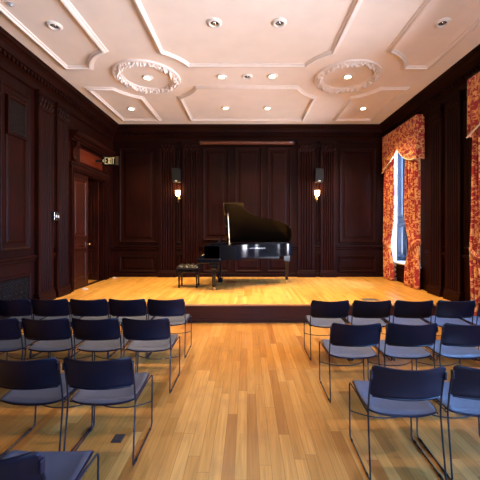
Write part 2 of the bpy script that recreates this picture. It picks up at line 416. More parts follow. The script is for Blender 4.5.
# ---- back wall panelling
for u0, u1 in ((-3.69, -2.62), (2.67, 3.74)):
    panel(TB, u0, u1, 1.34, 4.08, wall_back); panel(TB, u0, u1, .49, .95, wall_back, SML)
for u0, u1 in ((-1.275, -.52), (-.354, .423), (.58, 1.27)):
    panel(TB, u0, u1, 1.40, 4.10, wall_back); panel(TB, u0, u1, .49, .95, wall_back, SML)
for u0, u1 in ((-3.86, -2.54), (-2.05, -1.87), (-1.385, 1.445), (1.95, 2.11), (2.56, 3.98)):
    rail(TB, u0, u1, wall_back, m=M_WALLX); base(TB, u0, u1, ZS, wall_back, M_WALLX)
for u0, u1 in ((-2.53, -2.06), (-1.86, -1.40), (1.46, 1.94), (2.12, 2.55)): pilaster(TB, u0, u1, ZS, wall_back)
for u0, u1 in ((-2.03, -1.89), (1.97, 2.09)):
    panel(TB, u0, u1, 1.34, 4.08, wall_back); panel(TB, u0, u1, .52, 1.0, wall_back, SML)
# ---- left wall
for u0, u1 in ((4.76, 5.42), (4.0, 4.65), (3.2, 3.9), (-.1, 2.3)):
    panel(TL, u0, u1, 1.36, 4.05, wall_left)
for u0, u1 in ((4.0, 4.65), (3.2, 3.9), (-.1, 2.3)): panel(TL, u0, u1, .22, .95, wall_left, SML)
panel(TL, 6.02, 6.11, 1.36, 4.05, wall_left)
for u0, u1, z in ((YF, 2.42, 0), (3.05, 5.56, 0), (6.01, 6.11, ZS), (8.62, YB, ZS)):
    rail(TL, u0, u1, wall_left, m=M_WALLH); base(TL, u0, u1, z, wall_left, M_WALLH)
for u0, u1, z in ((5.57, 6.0, ZS), (6.12, 6.53, ZS), (2.45, 3.0, 0)): pilaster(TL, u0, u1, z, wall_left)
# ---- right wall
for u0, u1, z in ((6.18, 6.57, ZS), (5.62, 6.04, ZS), (2.9, 3.3, 0), (2.35, 2.75, 0)): pilaster(TR, u0, u1, z, wall_right)
panel(TR, 6.06, 6.16, 1.36, 4.05, wall_right); panel(TR, 5.28, 5.58, 1.36, 4.05, wall_right)
for u0, u1, z in ((6.05, 6.17, ZS), (6.58, 6.8, ZS), (5.25, 5.59, 0), (8.55, YB, ZS), (3.3, 3.5, 0), (1.95, 2.33, 0)):
    rail(TR, u0, u1, wall_right, m=M_WALLH); base(TR, u0, u1, z + (.0 if z else 0), wall_right, M_WALLH)

# ---- windows
for i, (a, b) in enumerate(WINS):
    w = struct('window_%d' % (i + 1)); xg = XR + .47
    m = MB()      # jamb lining
    m.box(XR, XR + .53, a, a + .02, WZ0, WZ1); m.box(XR, XR + .53, b - .02, b, WZ0, WZ1); m.box(XR, XR + .53, a, b, WZ1 - .02, WZ1)
    m.build('jamb', M_JAMB, w)
    for v0, v1 in ((WZ0 + .1, 1.9), (2.0, WZ1 - .15)): panel(lambda u, v, ww: (XR + u, b - .02 - ww, v), .05, .42, v0, v1, w, SML, 'shutter_panel', M_JAMB)
    m = MB().box(XR - .06, XR + .54, a - .02, b + .02, WZ0 - .035, WZ0).build('window_sill', M_WHITE, w, bevel=.006)
    m = MB()
    for y0, y1 in ((a + .02, a + .08), (b - .08, b - .02)): m.box(xg, xg + .05, y0, y1, WZ0, WZ1 - .02)
    for z0, z1 in ((WZ0, WZ0 + .09), (2.42, 2.48), (WZ1 - .09, WZ1 - .02)): m.box(xg + .002, xg + .048, a + .02, b - .02, z0, z1)
    c = (a + b) / 2; m.box(xg + .01, xg + .04, c - .015, c + .015, WZ0, WZ1 - .02)
    for z in (1.65, 3.25): m.box(xg + .01, xg + .04, a + .05, b - .05, z - .012, z + .012)
    m.build('window_frame', M_JAMB, w)
    MB().box(xg + .022, xg + .027, a + .05, b - .05, WZ0 + .03, WZ1 - .05).build('glass', M_GLASS, w)
    z = ZS if i == 0 else 0
    ap = MB(); wbox(ap, TR, a + .02, b - .02, z + .02, WZ0 - .04, 0, .02); o = ap.build('apron', M_WALL, w)
    panel(lambda u, v, ww: TR(u, v, ww + .02), a + .12, b - .12, z + .1 if i == 0 else .2, WZ0 - .12, w, SML, 'apron_panel')

# ---- door
door = struct('door_1'); AW = .13
m = MB()          # casing
for u0, u1 in ((DY0 - AW, DY0), (DY1, DY1 + AW + .08)):
    wbox(m, TL, u0, u1, ZS, DZ1 + .1, 0, .05); wbox(m, TL, u0 + .02, u0 + .05, ZS, DZ1 + .1, .05, .07); wbox(m, TL, u1 - .045, u1 - .02, ZS, DZ1 + .1, .05, .065)
wbox(m, TL, DY0 - AW, DY1 + AW + .08, DZ1 + .0, DZ1 + .12, 0, .055)
wbox(m, TL, DY0 - AW, DY1 + AW + .08, DZ1 + .05, DZ1 + .09, .055, .075)
m.box(XL - .15, XL, DY0 - .001, DY0 + .02, ZS, DZ1); m.box(XL - .15, XL, DY1 - .02, DY1 + .001, ZS, DZ1); m.box(XL - .15, XL, DY0, DY1, DZ1 - .02, DZ1 + .001)
m.build('door_casing', M_WALL, door)
m = MB()          # bead moulding
for k in range(52):
    z = ZS + .06 + k * .052; 
    if z > DZ1: break
    for uu in (DY1 + AW + .02,): m.lathe([(0, -.018), (.016, -.01), (.018, 0), (.016, .01), (0, .018)], TL(uu, z, .058), 6)
for k in range(34): m.lathe([(0, -.016), (.016, -.01), (.018, 0), (.016, .01), (0, .016)], TL(DY0 - .1 + k * .055, DZ1 + .15, .06), 6)
m.build('beading', M_WALL, door)
m = MB(); wbox(m, TL, DY0 - .1, DY1 + .16, DZ1 + .12, DZ1 + .18, 0, .05); wbox(m, TL, DY0 + .1, DY1 - .1, DZ1 + .2, DZ1 + .62, 0, .02); m.build('frieze_board', M_WALL, door)
m = MB(); wbox(m, TL, DY0 + .28, DY1 - .16, DZ1 + .24, DZ1 + .56, .02, .035); m.build('frieze_panel', M_RED, door, bevel=.006)
for uu in (DY0 + .02, DY1 + .0):        # scroll consoles
    m = MB(); z = DZ1 + .2
    pr = [(0, 0), (.03, 0), (.065, .03), (.075, .07), (.06, .11), (.055, .2), (.075, .28), (.12, .33), (.15, .38), (.15, .43), (0, .43)]
    m.prism([(w, z + v) for w, v in pr], uu - .06, uu + .06, lambda w, v, u: TL(u, v, w))
    for rr in (.05, .028):
        for side in (-.062, .062):
            m.tube([TL(uu + side, z + .37 + rr * math.sin(a * PI / 6), .095 + rr * math.cos(a * PI / 6)) for a in range(12)], .007, 5, closed=True)
    m.build('console', M_WALL, door)
m = MB(); z = DZ1 + .63
pr = [(0, z), (.10, z), (.11, z + .03), (.15, z + .05), (.16, z + .09), (.21, z + .12), (.24, z + .17), (.24, z + .2), (0, z + .22)]
m.prism(pr, DY0 - .18, DY1 + .2, lambda w, v, u: TL(u, v, w)); m.build('hood', M_WALLH, door)
def leaf(parent, name, tf, w=.75):
    m = MB(); m.box(0, w, -.022, .022, 0, DZ1 - ZS - .03, tf); o = m.build(name, M_DOOR, parent)
    for side in (1, -1):
        for z0, z1 in ((.16, .82), (.9, 1.1), (1.18, 2.52)):
            mb2 = MB(); ring(mb2, lambda u, v, h: tf(u, side * (.022 + h - .0), v), .11, w - .11, z0, z1, [(0, 0), (0, .014), (.02, .018), (.04, .002), (.07, .002), (.09, .01)]); mb2.build('door_panel', M_DOOR, o)
    k = MB(); k.lathe([(0, 0), (.028, .004), (.028, .01), (.012, .014), (.012, .04), (.026, .05), (.03, .065), (.02, .08), (0, .083)], (0, 0, 0), 14, 'Y')
    for side in (1, -1):
        kk = MB(); kk.add([tf(w - .05 + p[0], side * (p[1] + .022), 1.0 + p[2]) for p in k.v], k.f); kk.build('door_knob', M_BRASS, o, smooth=True)
    return o
leaf(door, 'door_leaf', lambda x, y, z: (XL - .05 + y, DY0 + .005 + x, ZS + .012 + z))
ang = R(42)
def tf2(x, y, z):   # second leaf, swung away into the corridor
    return (XL - .09 - x * math.sin(ang) * 1.0 + y * math.cos(ang), DY1 - .035 + x * math.cos(ang) + y * math.sin(ang), ZS + .012 + z)
def tf2b(x, y, z):
    a = R(100)
    return (XL - .13 - x * math.sin(a) - y * math.cos(a), DY1 - .03 - x * math.cos(a) + y * math.sin(a), ZS + .012 + z)
leaf(door, 'door_leaf', tf2b)

# ------------------------------------------------------------------ stage
st = thing('stage', 'low raised stage with yellow oak plank deck and dark mahogany front', 'stage', (0, 0, 0))
MB().box(XL, XR, YS + .0, YB, ZS - .04, ZS).build('stage_deck', M_STAGE, st)
MB().box(XL, XR, YS + .02, YS + .06, 0, ZS - .04).build('stage_riser', M_RISER, st)
m = MB(); m.prism([(YS - .03, ZS - .032), (YS - .035, ZS - .016), (YS - .03, ZS - .0005), (YS, ZS - .0005), (YS, ZS - .032)], XL, XR, lambda y_, z_, x_: (x_, y_, z_)); m.build('nosing', M_OAKEDGE, st)
MB().box(XL, XR, YS + .0, YS + .02, 0, .05).build('riser_skirting', M_RISER, st)

# ------------------------------------------------------------------ ceiling mouldings
RX, RY = 1.94, 5.93
RS = [RY - 6.3, RY - 3.15, RY]      # rows of medallions
MW = .115; MH = .045
MP = [(-.5, 0), (-.5, .25), (-.42, .42), (-.25, .5), (-.22, .72), (-.05, 1), (.18, 1), (.24, .78), (.3, .5), (.42, .42), (.5, .25), (.5, 0)]
def mould(path, closed=True):
    mb_ = MB(); pts = [Vector((x, y_)) for x, y_ in path]; N = len(pts); rows = []
    for i, p in enumerate(pts):
        a = pts[(i - 1) % N]; b = pts[(i + 1) % N]
        d1 = (p - a).normalized(); d2 = (b - p).normalized(); n1 = Vector((-d1.y, d1.x)); n2 = Vector((-d2.y, d2.x))
        nn = (n1 + n2).normalized(); k = 1 / max(.5, nn.dot(n1))
        rows.append([(p.x + nn.x * q * MW * k, p.y + nn.y * q * MW * k, ZC - h * MH) for q, h in MP])
    mb_.grid(rows, False, True)
    return mb_.build('ceiling_moulding', M_MOULD, ceil, smooth=True)
def arc(cx, cy, p, q, n=9):
    a0 = math.atan2(p[1] - cy, p[0] - cx); a1 = math.atan2(q[1] - cy, q[0] - cx)
    while a1 - a0 > PI: a1 -= 2 * PI
    while a1 - a0 < -PI: a1 += 2 * PI
    r0 = math.hypot(p[0] - cx, p[1] - cy); r1 = math.hypot(q[0] - cx, q[1] - cy)
    return [(cx + (r0 + (r1 - r0) * t / n) * math.cos(a0 + (a1 - a0) * t / n), cy + (r0 + (r1 - r0) * t / n) * math.sin(a0 + (a1 - a0) * t / n)) for t in range(n + 1)]
def cpanel(x0, x1, y0, y1, cuts):
    """rounded-in corners towards medallion centres; cuts: set of corner keys ('ll','lr','ur','ul')"""
    path = []
    def corner(key, x, y, cx, cy, order):
        if key not in cuts: path.append((x, y)); return
        Rr = .99
        dx = math.sqrt(max(.01, Rr * Rr - (y - cy) ** 2)); dy = math.sqrt(max(.01, Rr * Rr - (x - cx) ** 2))
        ph = (cx + dx * (1 if x < cx and key in ('lr', 'ur') and False else (1 if (x0 + x1) / 2 > cx else -1)), y)
        pv = (x, cy + dy * (1 if (y0 + y1) / 2 > cy else -1))
        a = arc(cx, cy, *((ph, pv) if order == 'hv' else (pv, ph))); path.extend(a)
    nx = lambda x: RX if x > 0 else -RX
    ny = lambda y: min(RS, key=lambda r: abs(r - y))
    corner('ll', x0, y0, nx(x0 if abs(x0) > .1 else 1), ny(y0), 'vh')
    corner('lr', x1, y0, nx(x1), ny(y0), 'hv')
    corner('ur', x1, y1, nx(x1), ny(y1), 'vh')
    corner('ul', x0, y1, nx(x0), ny(y1), 'hv')
    return mould(path)
GY = .43
# back row
cpanel(-1.5, 1.5, RY + GY - .03, 8.2, {'ll', 'lr'})
cpanel(-3.33, -2.36, RY + GY + .03, 8.2, {'lr'}); cpanel(2.36, 3.33, RY + GY + .03, 8.2, {'ll'})
for ra, rb in ((RS[1], RS[2]), (RS[0], RS[1])):
    cpanel(-1.44, 1.44, ra + GY, rb - GY - .01, {'ll', 'lr', 'ur', 'ul'})
    cpanel(-3.3, -2.36, ra + GY, rb - .36, {'lr', 'ur'}); cpanel(2.36, 3.3, ra + GY, rb - .36, {'ll', 'ul'})

# medallions
def medallion():
    n, mr = 260, 16; rows = []
    for j in range(mr + 1):
        t = j / mr; r = .46 + .16 * t; row = []
        for k in range(n):
            a = 2 * PI * k / n; x, y = math.cos(a), math.sin(a)
            e = math.sin(PI * min(1, max(0, t))) ** .6
            leafy = .5 + .5 * math.sin(a * 26 + 5 * t) * math.sin(t * 9 + math.sin(a * 26))
            nz = noise.noise(Vector((x * 9.5, y * 9.5, t * 3.2)) * 1.6)
            h = e * (.018 + .034 * leafy + .10 * max(0, nz))
            row.append((x * r, y * r, -h))
        rows.append(row)
    m = MB(); m.grid(rows, True); return m
t = thing('ceiling_medallion', 'round leafy plaster ceiling medallion at the left, around a lit downlight', 'ceiling medallion', (-RX, RY, ZC), 'leafy plaster medallions')
medallion().build('leaf_wreath', M_MOULD, t, smooth=True)
m = MB(); m.lathe([(.60, 0), (.60, -.025), (.612, -.035), (.628, -.03), (.635, 0)], n=72); m.build('outer_bead', M_MOULD, t, smooth=True)
m = MB(); m.lathe([(.445, 0), (.447, -.016), (.458, -.02), (.47, 0)], n=72); m.build('inner_bead', M_MOULD, t, smooth=True)
o = copy_tree(t, label='round leafy plaster ceiling medallion at the right, around a lit downlight'); o.location.x = RX
for x in (-RX, RX):
    for y in RS[:1]:
        pass

# downlights
def downlight(lit):
    t = thing('ceiling_downlight', 'x', 'downlight', (0, 0, ZC), None)
    m = MB(); m.lathe([(.055, -.004), (.058, -.016), (.075, -.024), (.095, -.018), (.108, -.006), (.11, 0), (.055, 0)], n=28); m.build('trim_ring', M_WHITE, t, smooth=True)
    if lit:
        m = MB(); m.lathe([(0, -.009), (.03, -.010), (.056, -.006)], n=20); m.build('lamp', M_LAMP, t)
    else:
        m = MB(); m.lathe([(.056, -.004), (.05, -.002), (.048, -.0015)], n=20); m.build('reflector', M_STEEL, t, smooth=True)
        m = MB(); m.lathe([(0, -.003), (.048, -.003)], n=20); m.build('dark_cup', M_DARKH, t)
        m = MB(); m.lathe([(0, -.022), (.016, -.020), (.026, -.008), (.028, -.003)], (.004, .004, 0), 14); m.lathe([(.034, -.003), (.036, -.009), (.044, -.009), (.046, -.003)], n=20); m.build('lamp', M_STEEL, t, smooth=True)
    return t
LIT = [(-1.94, 5.94, 'lit downlight in the centre of the left ceiling medallion'), (1.95, 5.9, 'lit downlight in the centre of the right ceiling medallion'),
       (-.49, 5.9, 'lit downlight on the ceiling midway band, left of the small dark unlit fitting'), (.49, 5.88, 'lit downlight on the ceiling midway band, right of the small dark unlit fitting'),
       (-2.83, 7.46, 'lit downlight in the small back left ceiling panel'), (2.83, 7.44, 'lit downlight in the small back right ceiling panel'),
       (-.52, 7.42, 'left lit downlight in the wide back ceiling panel over the piano'), (.5, 7.42, 'right lit downlight in the wide back ceiling panel over the piano')]
UNL = [(-2.80, 4.43, 'unlit silver downlight in the long left ceiling panel'), (-.47, 4.37, 'left unlit silver downlight in the wide centre ceiling panel'),
       (.46, 4.37, 'right unlit silver downlight in the wide centre ceiling panel'), (2.8, 4.37, 'unlit silver downlight in the long right ceiling panel'),
       (0, 5.9, 'small unlit fitting between two lit downlights on the middle ceiling band')]
for lst, lit in ((LIT, True), (UNL, False)):
    proto = None
    for x, y, lab in lst:
        o = downlight(lit) if proto is None else copy_tree(proto)
        proto = proto or o; o.location = (x, y, ZC); o['label'] = lab; o['group'] = 'lit ceiling downlights' if lit else 'unlit ceiling downlights'
        if lit:
            d = bpy.data.lights.new('spot', 'SPOT'); d.energy = SPOT_W; d.color = (1, .70, .36); d.spot_size = R(112); d.spot_blend = .8; d.shadow_soft_size = .05
            l = bpy.data.objects.new('spot', d); COL.objects.link(l); l.location = (x, y, ZC - .03)
for x, y in ((-2.4, -.4), (0, -1.6), (2.4, -.4), (-2.4, 1.9), (0, 1.9)):
    d = bpy.data.lights.new('spot', 'SPOT'); d.energy = SPOT_REAR_W; d.color = (1, .74, .45); d.spot_size = R(130); d.spot_blend = .9; d.shadow_soft_size = .06
    l = bpy.data.objects.new('spot', d); COL.objects.link(l); l.location = (x, y, ZC - .03)
t = thing('smoke_detector', 'small pale ceiling device beside the moulding at the top left corner', 'smoke detector', (-3.10, 4.0, ZC))
MB().box(-.03, .03, -.03, .03, -.02, 0).build('detector_body', M_PAINT, t, bevel=.008)
MB().lathe([(.0, -.035), (.015, -.033), (.022, -.02)], n=16).build('sensor_dome', M_PAINT, t, smooth=True)

# ------------------------------------------------------------------ projector screen casing
t = thing('projector_screen', 'long rolled projector screen casing high on the centre of the back wall', 'projector screen', (0, YB, 4.2))
m = MB(); m.tube([(-1.36, -.10, 0), (1.34, -.10, 0)], .052, 14); m.build('screen_tube', wood('screen_case_wood', (.07, .018, .009), (.16, .045, .02), .3, 'X'), t, smooth=True)
for x in (-1.37, 1.33): MB().box(x, x + .03, -.16, -.0, -.06, .06).build('end_bracket', M_MBLK, t, bevel=.004)
MB().box(1.22, 1.29, -.158, -.148, -.015, .01).build('blue_sticker', mat('blue_sticker', (.25, .3, .8), .4), t)

# ------------------------------------------------------------------ speakers and sconces on the back wall
t = thing('wall_speaker', 'black wall speaker between pilasters left of the piano', 'speaker', (-1.99, YB, 3.24), 'wall speakers')
m = MB(); m.add([(-.12, -.32, .19), (.12, -.32, .19), (.11, -.12, .19), (-.11, -.12, .19), (-.12, -.28, -.19), (.12, -.28, -.19), (.11, -.10, -.19), (-.11, -.10, -.19)],
                [(0, 1, 2, 3), (4, 5, 6, 7), (0, 1, 5, 4), (1, 2, 6, 5), (2, 3, 7, 6), (3, 0, 4, 7)])
m.build('cabinet', M_MBLK, t, bevel=.012)
m = MB(); m.add([(-.108, -.325, .178), (.108, -.325, .178), (.108, -.288, -.178), (-.108, -.288, -.178), (-.108, -.31, .178), (.108, -.31, .178), (.108, -.27, -.178), (-.108, -.27, -.178)], [(0, 1, 2, 3), (0, 1, 5, 4), (1, 2, 6, 5), (2, 3, 7, 6), (3, 0, 4, 7)])
m.build('speaker_grille', M_DGREY, t)
MB().box(-.03, .03, -.298, -.286, -.175, -.150).build('badge', M_WHITE, t)
m = MB(); m.box(-.05, .05, -.02, 0, -.08, .08); m.box(-.015, .015, -.12, -.01, -.02, .02); m.tube([(0, -.012, .08), (0, -.012, .9)], .006, 6); m.build('wall_bracket', M_MBLK, t)
o = copy_tree(t, label='black wall speaker between pilasters right of the piano'); o.location.x = 2.03

t = thing('wall_sconce', 'lit brass wall sconce below the speaker left of the piano', 'wall sconce', (-1.97, YB, 2.67), 'lit brass wall sconces')
m = MB(); m.lathe([(0, -.03), (.035, -.028), (.05, -.015), (.055, 0)], (0, 0, -.06), 16, 'Y'); m.build('backplate', M_BRASS, t, smooth=True)
m = MB(); m.tube(fillet([(0, -.02, -.06), (0, -.08, -.14), (0, -.15, -.11), (0, -.15, -.02)], .05), .009, 8); m.lathe([(0, -.17), (.02, -.16), (.008, -.14), (0, -.13)], (0, -.08, 0), 10)
m.lathe([(.03, -.02), (.035, -.012), (.012, -.01), (.012, .03)], (0, -.15, 0), 12); m.build('arm', M_BRASS, t, smooth=True)
m = MB(); m.lathe([(.03, -.01), (.055, .02), (.072, .06), (.066, .1), (.06, .115), (.078, .15)], (0, -.15, 0), 20); m.build('glass_shade', M_SHADE, t, smooth=True)
for k, x in enumerate((-1.97, 2.0)):
    if k: o = copy_tree(t, label='lit brass wall sconce below the speaker right of the piano'); o.location.x = x
    d = bpy.data.lights.new('sconce_glow', 'POINT'); d.energy = SCONCE_W; d.color = (1, .6, .26); d.shadow_soft_size = .04
    l = bpy.data.objects.new('sconce_glow', d); COL.objects.link(l); l.location = (x, YB - .15, 2.88)

# ------------------------------------------------------------------ left wall fittings
def grille(name, T, u0, u1, v0, v1, label, mesh_kind):
    t = thing(name, label, 'vent grille', T((u0 + u1) / 2, v0, 0)); o0 = Vector(t.location)
    T2 = lambda u, v, w: tuple(Vector(T(u, v, w)) - o0)
    m = MB(); ring(m, T2, u0, u1, v0, v1, [(0, 0), (0, .04), (.025, .045), (.045, .03), (.045, .012)], True); m.build('grille_frame', M_WALL, t)
    g = MB(); n = int((v1 - v0 - .1) / .035)
    if mesh_kind == 'slats':
        for i in range(n): z = v0 + .055 + i * .035; wbox(g, T2, u0 + .045, u1 - .045, z, z + .014, .014, .03)
    else:
        L = .06; W_ = u1 - u0 - .1; H = v1 - v0 - .1; a = u0 + .05; b = v0 + .05
        for s in (1, -1):
            k = -H
            while k < W_:
                p = []
                for tt in (0, 1): pass
                x0 = max(0, k); x1 = min(W_, k + H)
                if x1 > x0:
                    y0_, y1_ = x0 - k, x1 - k
                    if s < 0: y0_, y1_ = H - y0_, H - y1_
                    g.tube([T2(a + x0, b + y0_, .022), T2(a + x1, b + y1_, .022)], .006, 4)
                k += L
        nx_, ny_ = int(W_ / .12), int(H / .12)
        for i in range(nx_):
            for j in range(ny_):
                cx, cy = a + (i + .5) * W_ / nx_, b + (j + .5) * H / ny_
                g.tube([T2(cx + .04 * math.cos(q * PI / 4), cy + .04 * math.sin(q * PI / 4), .026) for q in range(8)], .005, 4, closed=True)
    g.build('grille_mesh', M_DGREY, t)
grille('air_vent', lambda u, v, w: TL(u, v, w + .022), 4.88, 5.30, 3.25, 3.88, 'dark slatted air vent high in the narrow left wall panel', 'slats')
grille('radiator_grille', TL, 4.72, 5.44, .12, .93, 'dark fretwork grille low on the left wall below the chair rail', 'fret')
t = thing('light_switch', 'silver light switch plate on the left wall between pilasters', 'light switch', (XL + .075, 6.06, 1.97))
m = MB(); m.box(-.07, 0.03, -.12, .11, -.085, .085); m.build('back_box', M_MBLK, t, bevel=.004)
m = MB(); m.box(-.05, .0, -.123, -.115, -.07, .07); m.box(.03, .036, -.09, .08, -.075, .075); m.build('cover_plate', M_STEEL, t, bevel=.003)
for yy in (-.04, .03): MB().box(.036, .048, yy - .012, yy + .012, -.025, .025).build('switch', M_IVORY, t, bevel=.003)

# exit sign projecting from the wall over the door, facing the hall
t = thing('exit_sign', 'black box sign reading EXIT in pale yellow with a left arrow, over the door', 'exit sign', (XL + .12, 7.75, 3.45))
m = MB(); m.box(.09, .50, -.035, .035, -.115, .115); m.build('sign_box', M_EXITB, t, bevel=.006)
MB().box(-.12, .09, -.012, .012, -.03, .03).build('mount', M_MBLK, t)
MB().box(.43, .498, -.037, .037, -.11, .11).build('end_cap', mat('bronze_end', (.035, .018, .006), .5, .2), t)
L = MB(); x0 = .165; h = .082; s_ = .0115; yk = (-.042, -.034)
def bar(xa, za, xb, zb, w=s_):
    d = Vector((xb - xa, zb - za)); n = Vector((-d.y, d.x)).normalized() * w / 2
    L.prism([(xa + n.x, za + n.y), (xb + n.x, zb + n.y), (xb - n.x, zb - n.y), (xa - n.x, za - n.y)], *yk, lambda x, z, y: (x, y, z))
bar(.172, -h, .172, h); bar(.172, h - .008, .225, h - .008); bar(.172, 0, .217, 0); bar(.172, -h + .008, .225, -h + .008)     # E
bar(.245, -h, .297, h, .014); bar(.245, h, .297, -h, .014)                                                                        # X
bar(.322, -h, .322, h)                                                                                                            # I
bar(.345, h - .008, .408, h - .008); bar(.376, -h, .376, h)                                                                       # T
L.build('exit_letters', M_EXIT, t)
L = MB(); bar(.112, 0, .138, .03, .011); bar(.112, 0, .138, -.03, .011); L.build('arrow', M_EXIT, t)

for i, (x, y, lab) in enumerate(((-3.68, 6.95, 'small pale door stop on the stage by the closed door leaf'), (-3.70, 8.55, 'small pale door stop on the stage in the back left corner'))):
    t = thing('door_stop', lab, 'door stop', (x, y, ZS)); MB().prism([(-.05, 0), (.05, 0), (.05, .012), (-.05, .035)], -.02, .02, lambda a, b, c: (a, c, b)).build('wedge', M_IVORY, t)
    MB().lathe([(0, .05), (.008, .048), (.010, .02)], (-.03, 0, 0), 8).build('peg', M_STEEL, t)

# ------------------------------------------------------------------ curtains
def curtain(zb, ya, yb, tie_to, label, side, zt=4.0):
    """ya..yb extent at the top; gathered towards tie_to at the tieback height; hung in the plane x=3.88"""
    t = thing('curtain', label, 'curtain', (XR - .13, (ya + yb) / 2, zb), 'red and gold damask curtains')
    o0 = Vector(t.location); n, m_ = 90, 44; rows = []; uvs = []
    zt_tie = ZS + 1.0 if zb > .1 else 1.3
    for j in range(m_ + 1):
        z = zb + .01 + (zt - zb - .01) * j / m_
        g = math.exp(-((z - zt_tie) / .42) ** 2)
        fl_ = max(0, (zt_tie - z) / zt_tie)
        w0, w1 = ya, yb; c = (ya + yb) / 2; half = (yb - ya) / 2
        k = 1 - .34 * g + .10 * fl_; cc = c + (tie_to - c) * .38 * g
        row = []
        for i in range(n + 1):
            s = i / n; ph = s * 2 * PI * 6
            amp = .045 * (1 - .3 * g)
            row.append((amp * math.sin(ph) + .01 * math.sin(ph * 2.3 + z * 2) - .0, cc + (s - .5) * 2 * half * k + .012 * math.sin(ph * 1.7 + z * 1.2) - o0.y, z - o0.z))
        rows.append(row)
    mb_ = MB(); mb_.grid(rows)
    ln = (yb - ya) * 1.9
    o = mb_.build('drape', M_DAMASK, t, smooth=True, autos=False)
    me = o.data; uvl = me.uv_layers.new(name='UVMap'); vs = [None] * len(me.vertices)
    flat = [(rows[j][i], (i / n * ln, rows[j][i][2])) for j in range(m_ + 1) for i in range(n + 1)]
    # vertices keep their order
    for l in me.loops: uvl.data[l.index].uv = flat[l.vertex_index][1]
    md = o.modifiers.new('thickness', 'SOLIDIFY'); md.thickness = .006
    # tieback
    k = 1 - .34; cc = (ya + yb) / 2 + (tie_to - (ya + yb) / 2) * .38; hw = (yb - ya) / 2 * k + .02
    tb = MB(); pts = []
    N = 28; rows = []
    for i in range(N):
        a = 2 * PI * i / N
        x = .085 * math.cos(a); y_ = cc + hw * math.sin(a) - o0.y; zc = zt_tie - o0.z + .10 * (math.sin(a) * side)
        rows.append([(x * 1.0, y_, zc - .05), (x * 1.12, y_ * 1.0, zc), (x, y_, zc + .05)])
    tb.grid(rows, False, True)
    o = tb.build('tieback', M_DAMASK, t, smooth=True, uvf=lambda c: (c.y * 1.3 + c.x, c.z), solid=.012)
    return t
curtain(ZS, 8.07, 8.54, 8.6, 'red gold damask curtain on the stage, far side of the window', 1)
curtain(ZS, 6.88, 7.42, 6.9, 'red gold damask curtain on the stage, near side of the window with tieback', -1)
curtain(0, 4.72, 5.20, 5.3, 'red gold damask curtain at the right picture edge behind the chairs', 1)

def sheer(y0, y1, zb, label):
    t = thing('sheer_curtain', label, 'sheer curtain', (XR - .03, (y0 + y1) / 2, zb)); rows = []
    for j in range(31):
        z = .01 + (3.95 - zb) * j / 30; row = []
        k = 1 - .25 * math.exp(-((z - .9) / .5) ** 2)
        for i in range(61):
            s = i / 60; row.append((.022 * math.sin(s * 2 * PI * 7), (s - .5) * (y1 - y0) * k, z))
        rows.append(row)
    m = MB(); m.grid(rows); m.build('sheer_cloth', M_SHEER, t, smooth=True, autos=False)
    MB().tube([(0, -(y1 - y0) / 2 - .02, 3.95 - zb), (0, (y1 - y0) / 2 + .02, 3.95 - zb)], .01, 8).build('rod', M_BRASS, t)
sheer(8.10, 8.42, ZS, 'thin white sheer curtain beside the far red curtain')

def valance(y0, y1, label):
    t = thing('valance', label, 'valance', (XR - .2, (y0 + y1) / 2, 3.3), 'red and gold swagged valances')
    half = (y1 - y0) / 2; n, m_ = 96, 40; top = 1.0
    def low(s):      # lower edge height above origin, s 0 (near) .. 1 (far)
        if s < .5:   # swag
            q = s / .5; return .02 + .42 * (q ** 2.2)
        q = (s - .5) / .5; return .44 - .44 * q ** .85
    rows = []; flat = []
    for j in range(m_ + 1):
        tj = j / m_; row = []
        for i in range(n + 1):
            s = i / n; lo = low(s); z = lo + (top - lo) * tj
            if s < .5:
                sag = math.sin(PI * min(1, s / .5)); ph = (z + .28 * (s / .5 - .35) ** 2 * 1.3) * 2 * PI * 7.5; dx = -.022 * math.sin(ph) * (sag ** .4) * (1 - tj ** 6)
            else: dx = -.02 * math.sin((s - .5) * 2 * PI * 10) * (1 - tj)
            row.append((dx - .0, -half + 2 * half * s, z)); flat.append(((s * 2 * half), z))
        rows.append(row)
    m = MB(); m.grid(rows); o = m.build('swag', M_DAMASK, t, smooth=True, autos=False)
    me = o.data; uvl = me.uv_layers.new(name='UVMap')
    for l in me.loops: uvl.data[l.index].uv = flat[l.vertex_index]
    o.modifiers.new('thickness', 'SOLIDIFY').thickness = .008
    for y, zlo in ((-half, -.0), (half, -.0)):
        m = MB(); m.box(0, .195, y - .006, y + .006, zlo, top); m.build('side_return', M_DAMASK, t, uvf=lambda c: (c.x + c.y, c.z))
    m = MB(); m.box(-.01, .195, -half, half, top - .01, top + .02); m.build('pelmet_board', M_WALL, t)
    m = MB(); pts = [(-.012, -half + 2 * half * i / 60, low(i / 60) - .008) for i in range(61)]; m.tube(pts, .014, 6); m.build('fringe', mat('cream_fringe', (.75, .62, .42), .8), t)
valance(6.86, 8.56, 'red gold swagged valance over the window on the stage')
valance(3.50, 5.26, 'red gold valance cut off by the right picture edge')

# ------------------------------------------------------------------ grand piano
PX, PY = -1.107, 6.75
pn = thing('grand_piano', 'black lacquered grand piano with its lid propped open on the stage', 'piano', (PX, PY, ZS))
near = [(.165, 0), (.5, 0), (.85, 0), (1.0, .2 * .6), (1.13, .30), (1.33, .44), (1.55, .51), (1.72, .563), (1.9, .62), (2.03, .694), (2.12, .76), (2.18, .835), (2.25, .95), (2.29, 1.1), (2.30, 1.25), (2.29, 1.36), (2.25, 1.45), (.165, 1.45)]
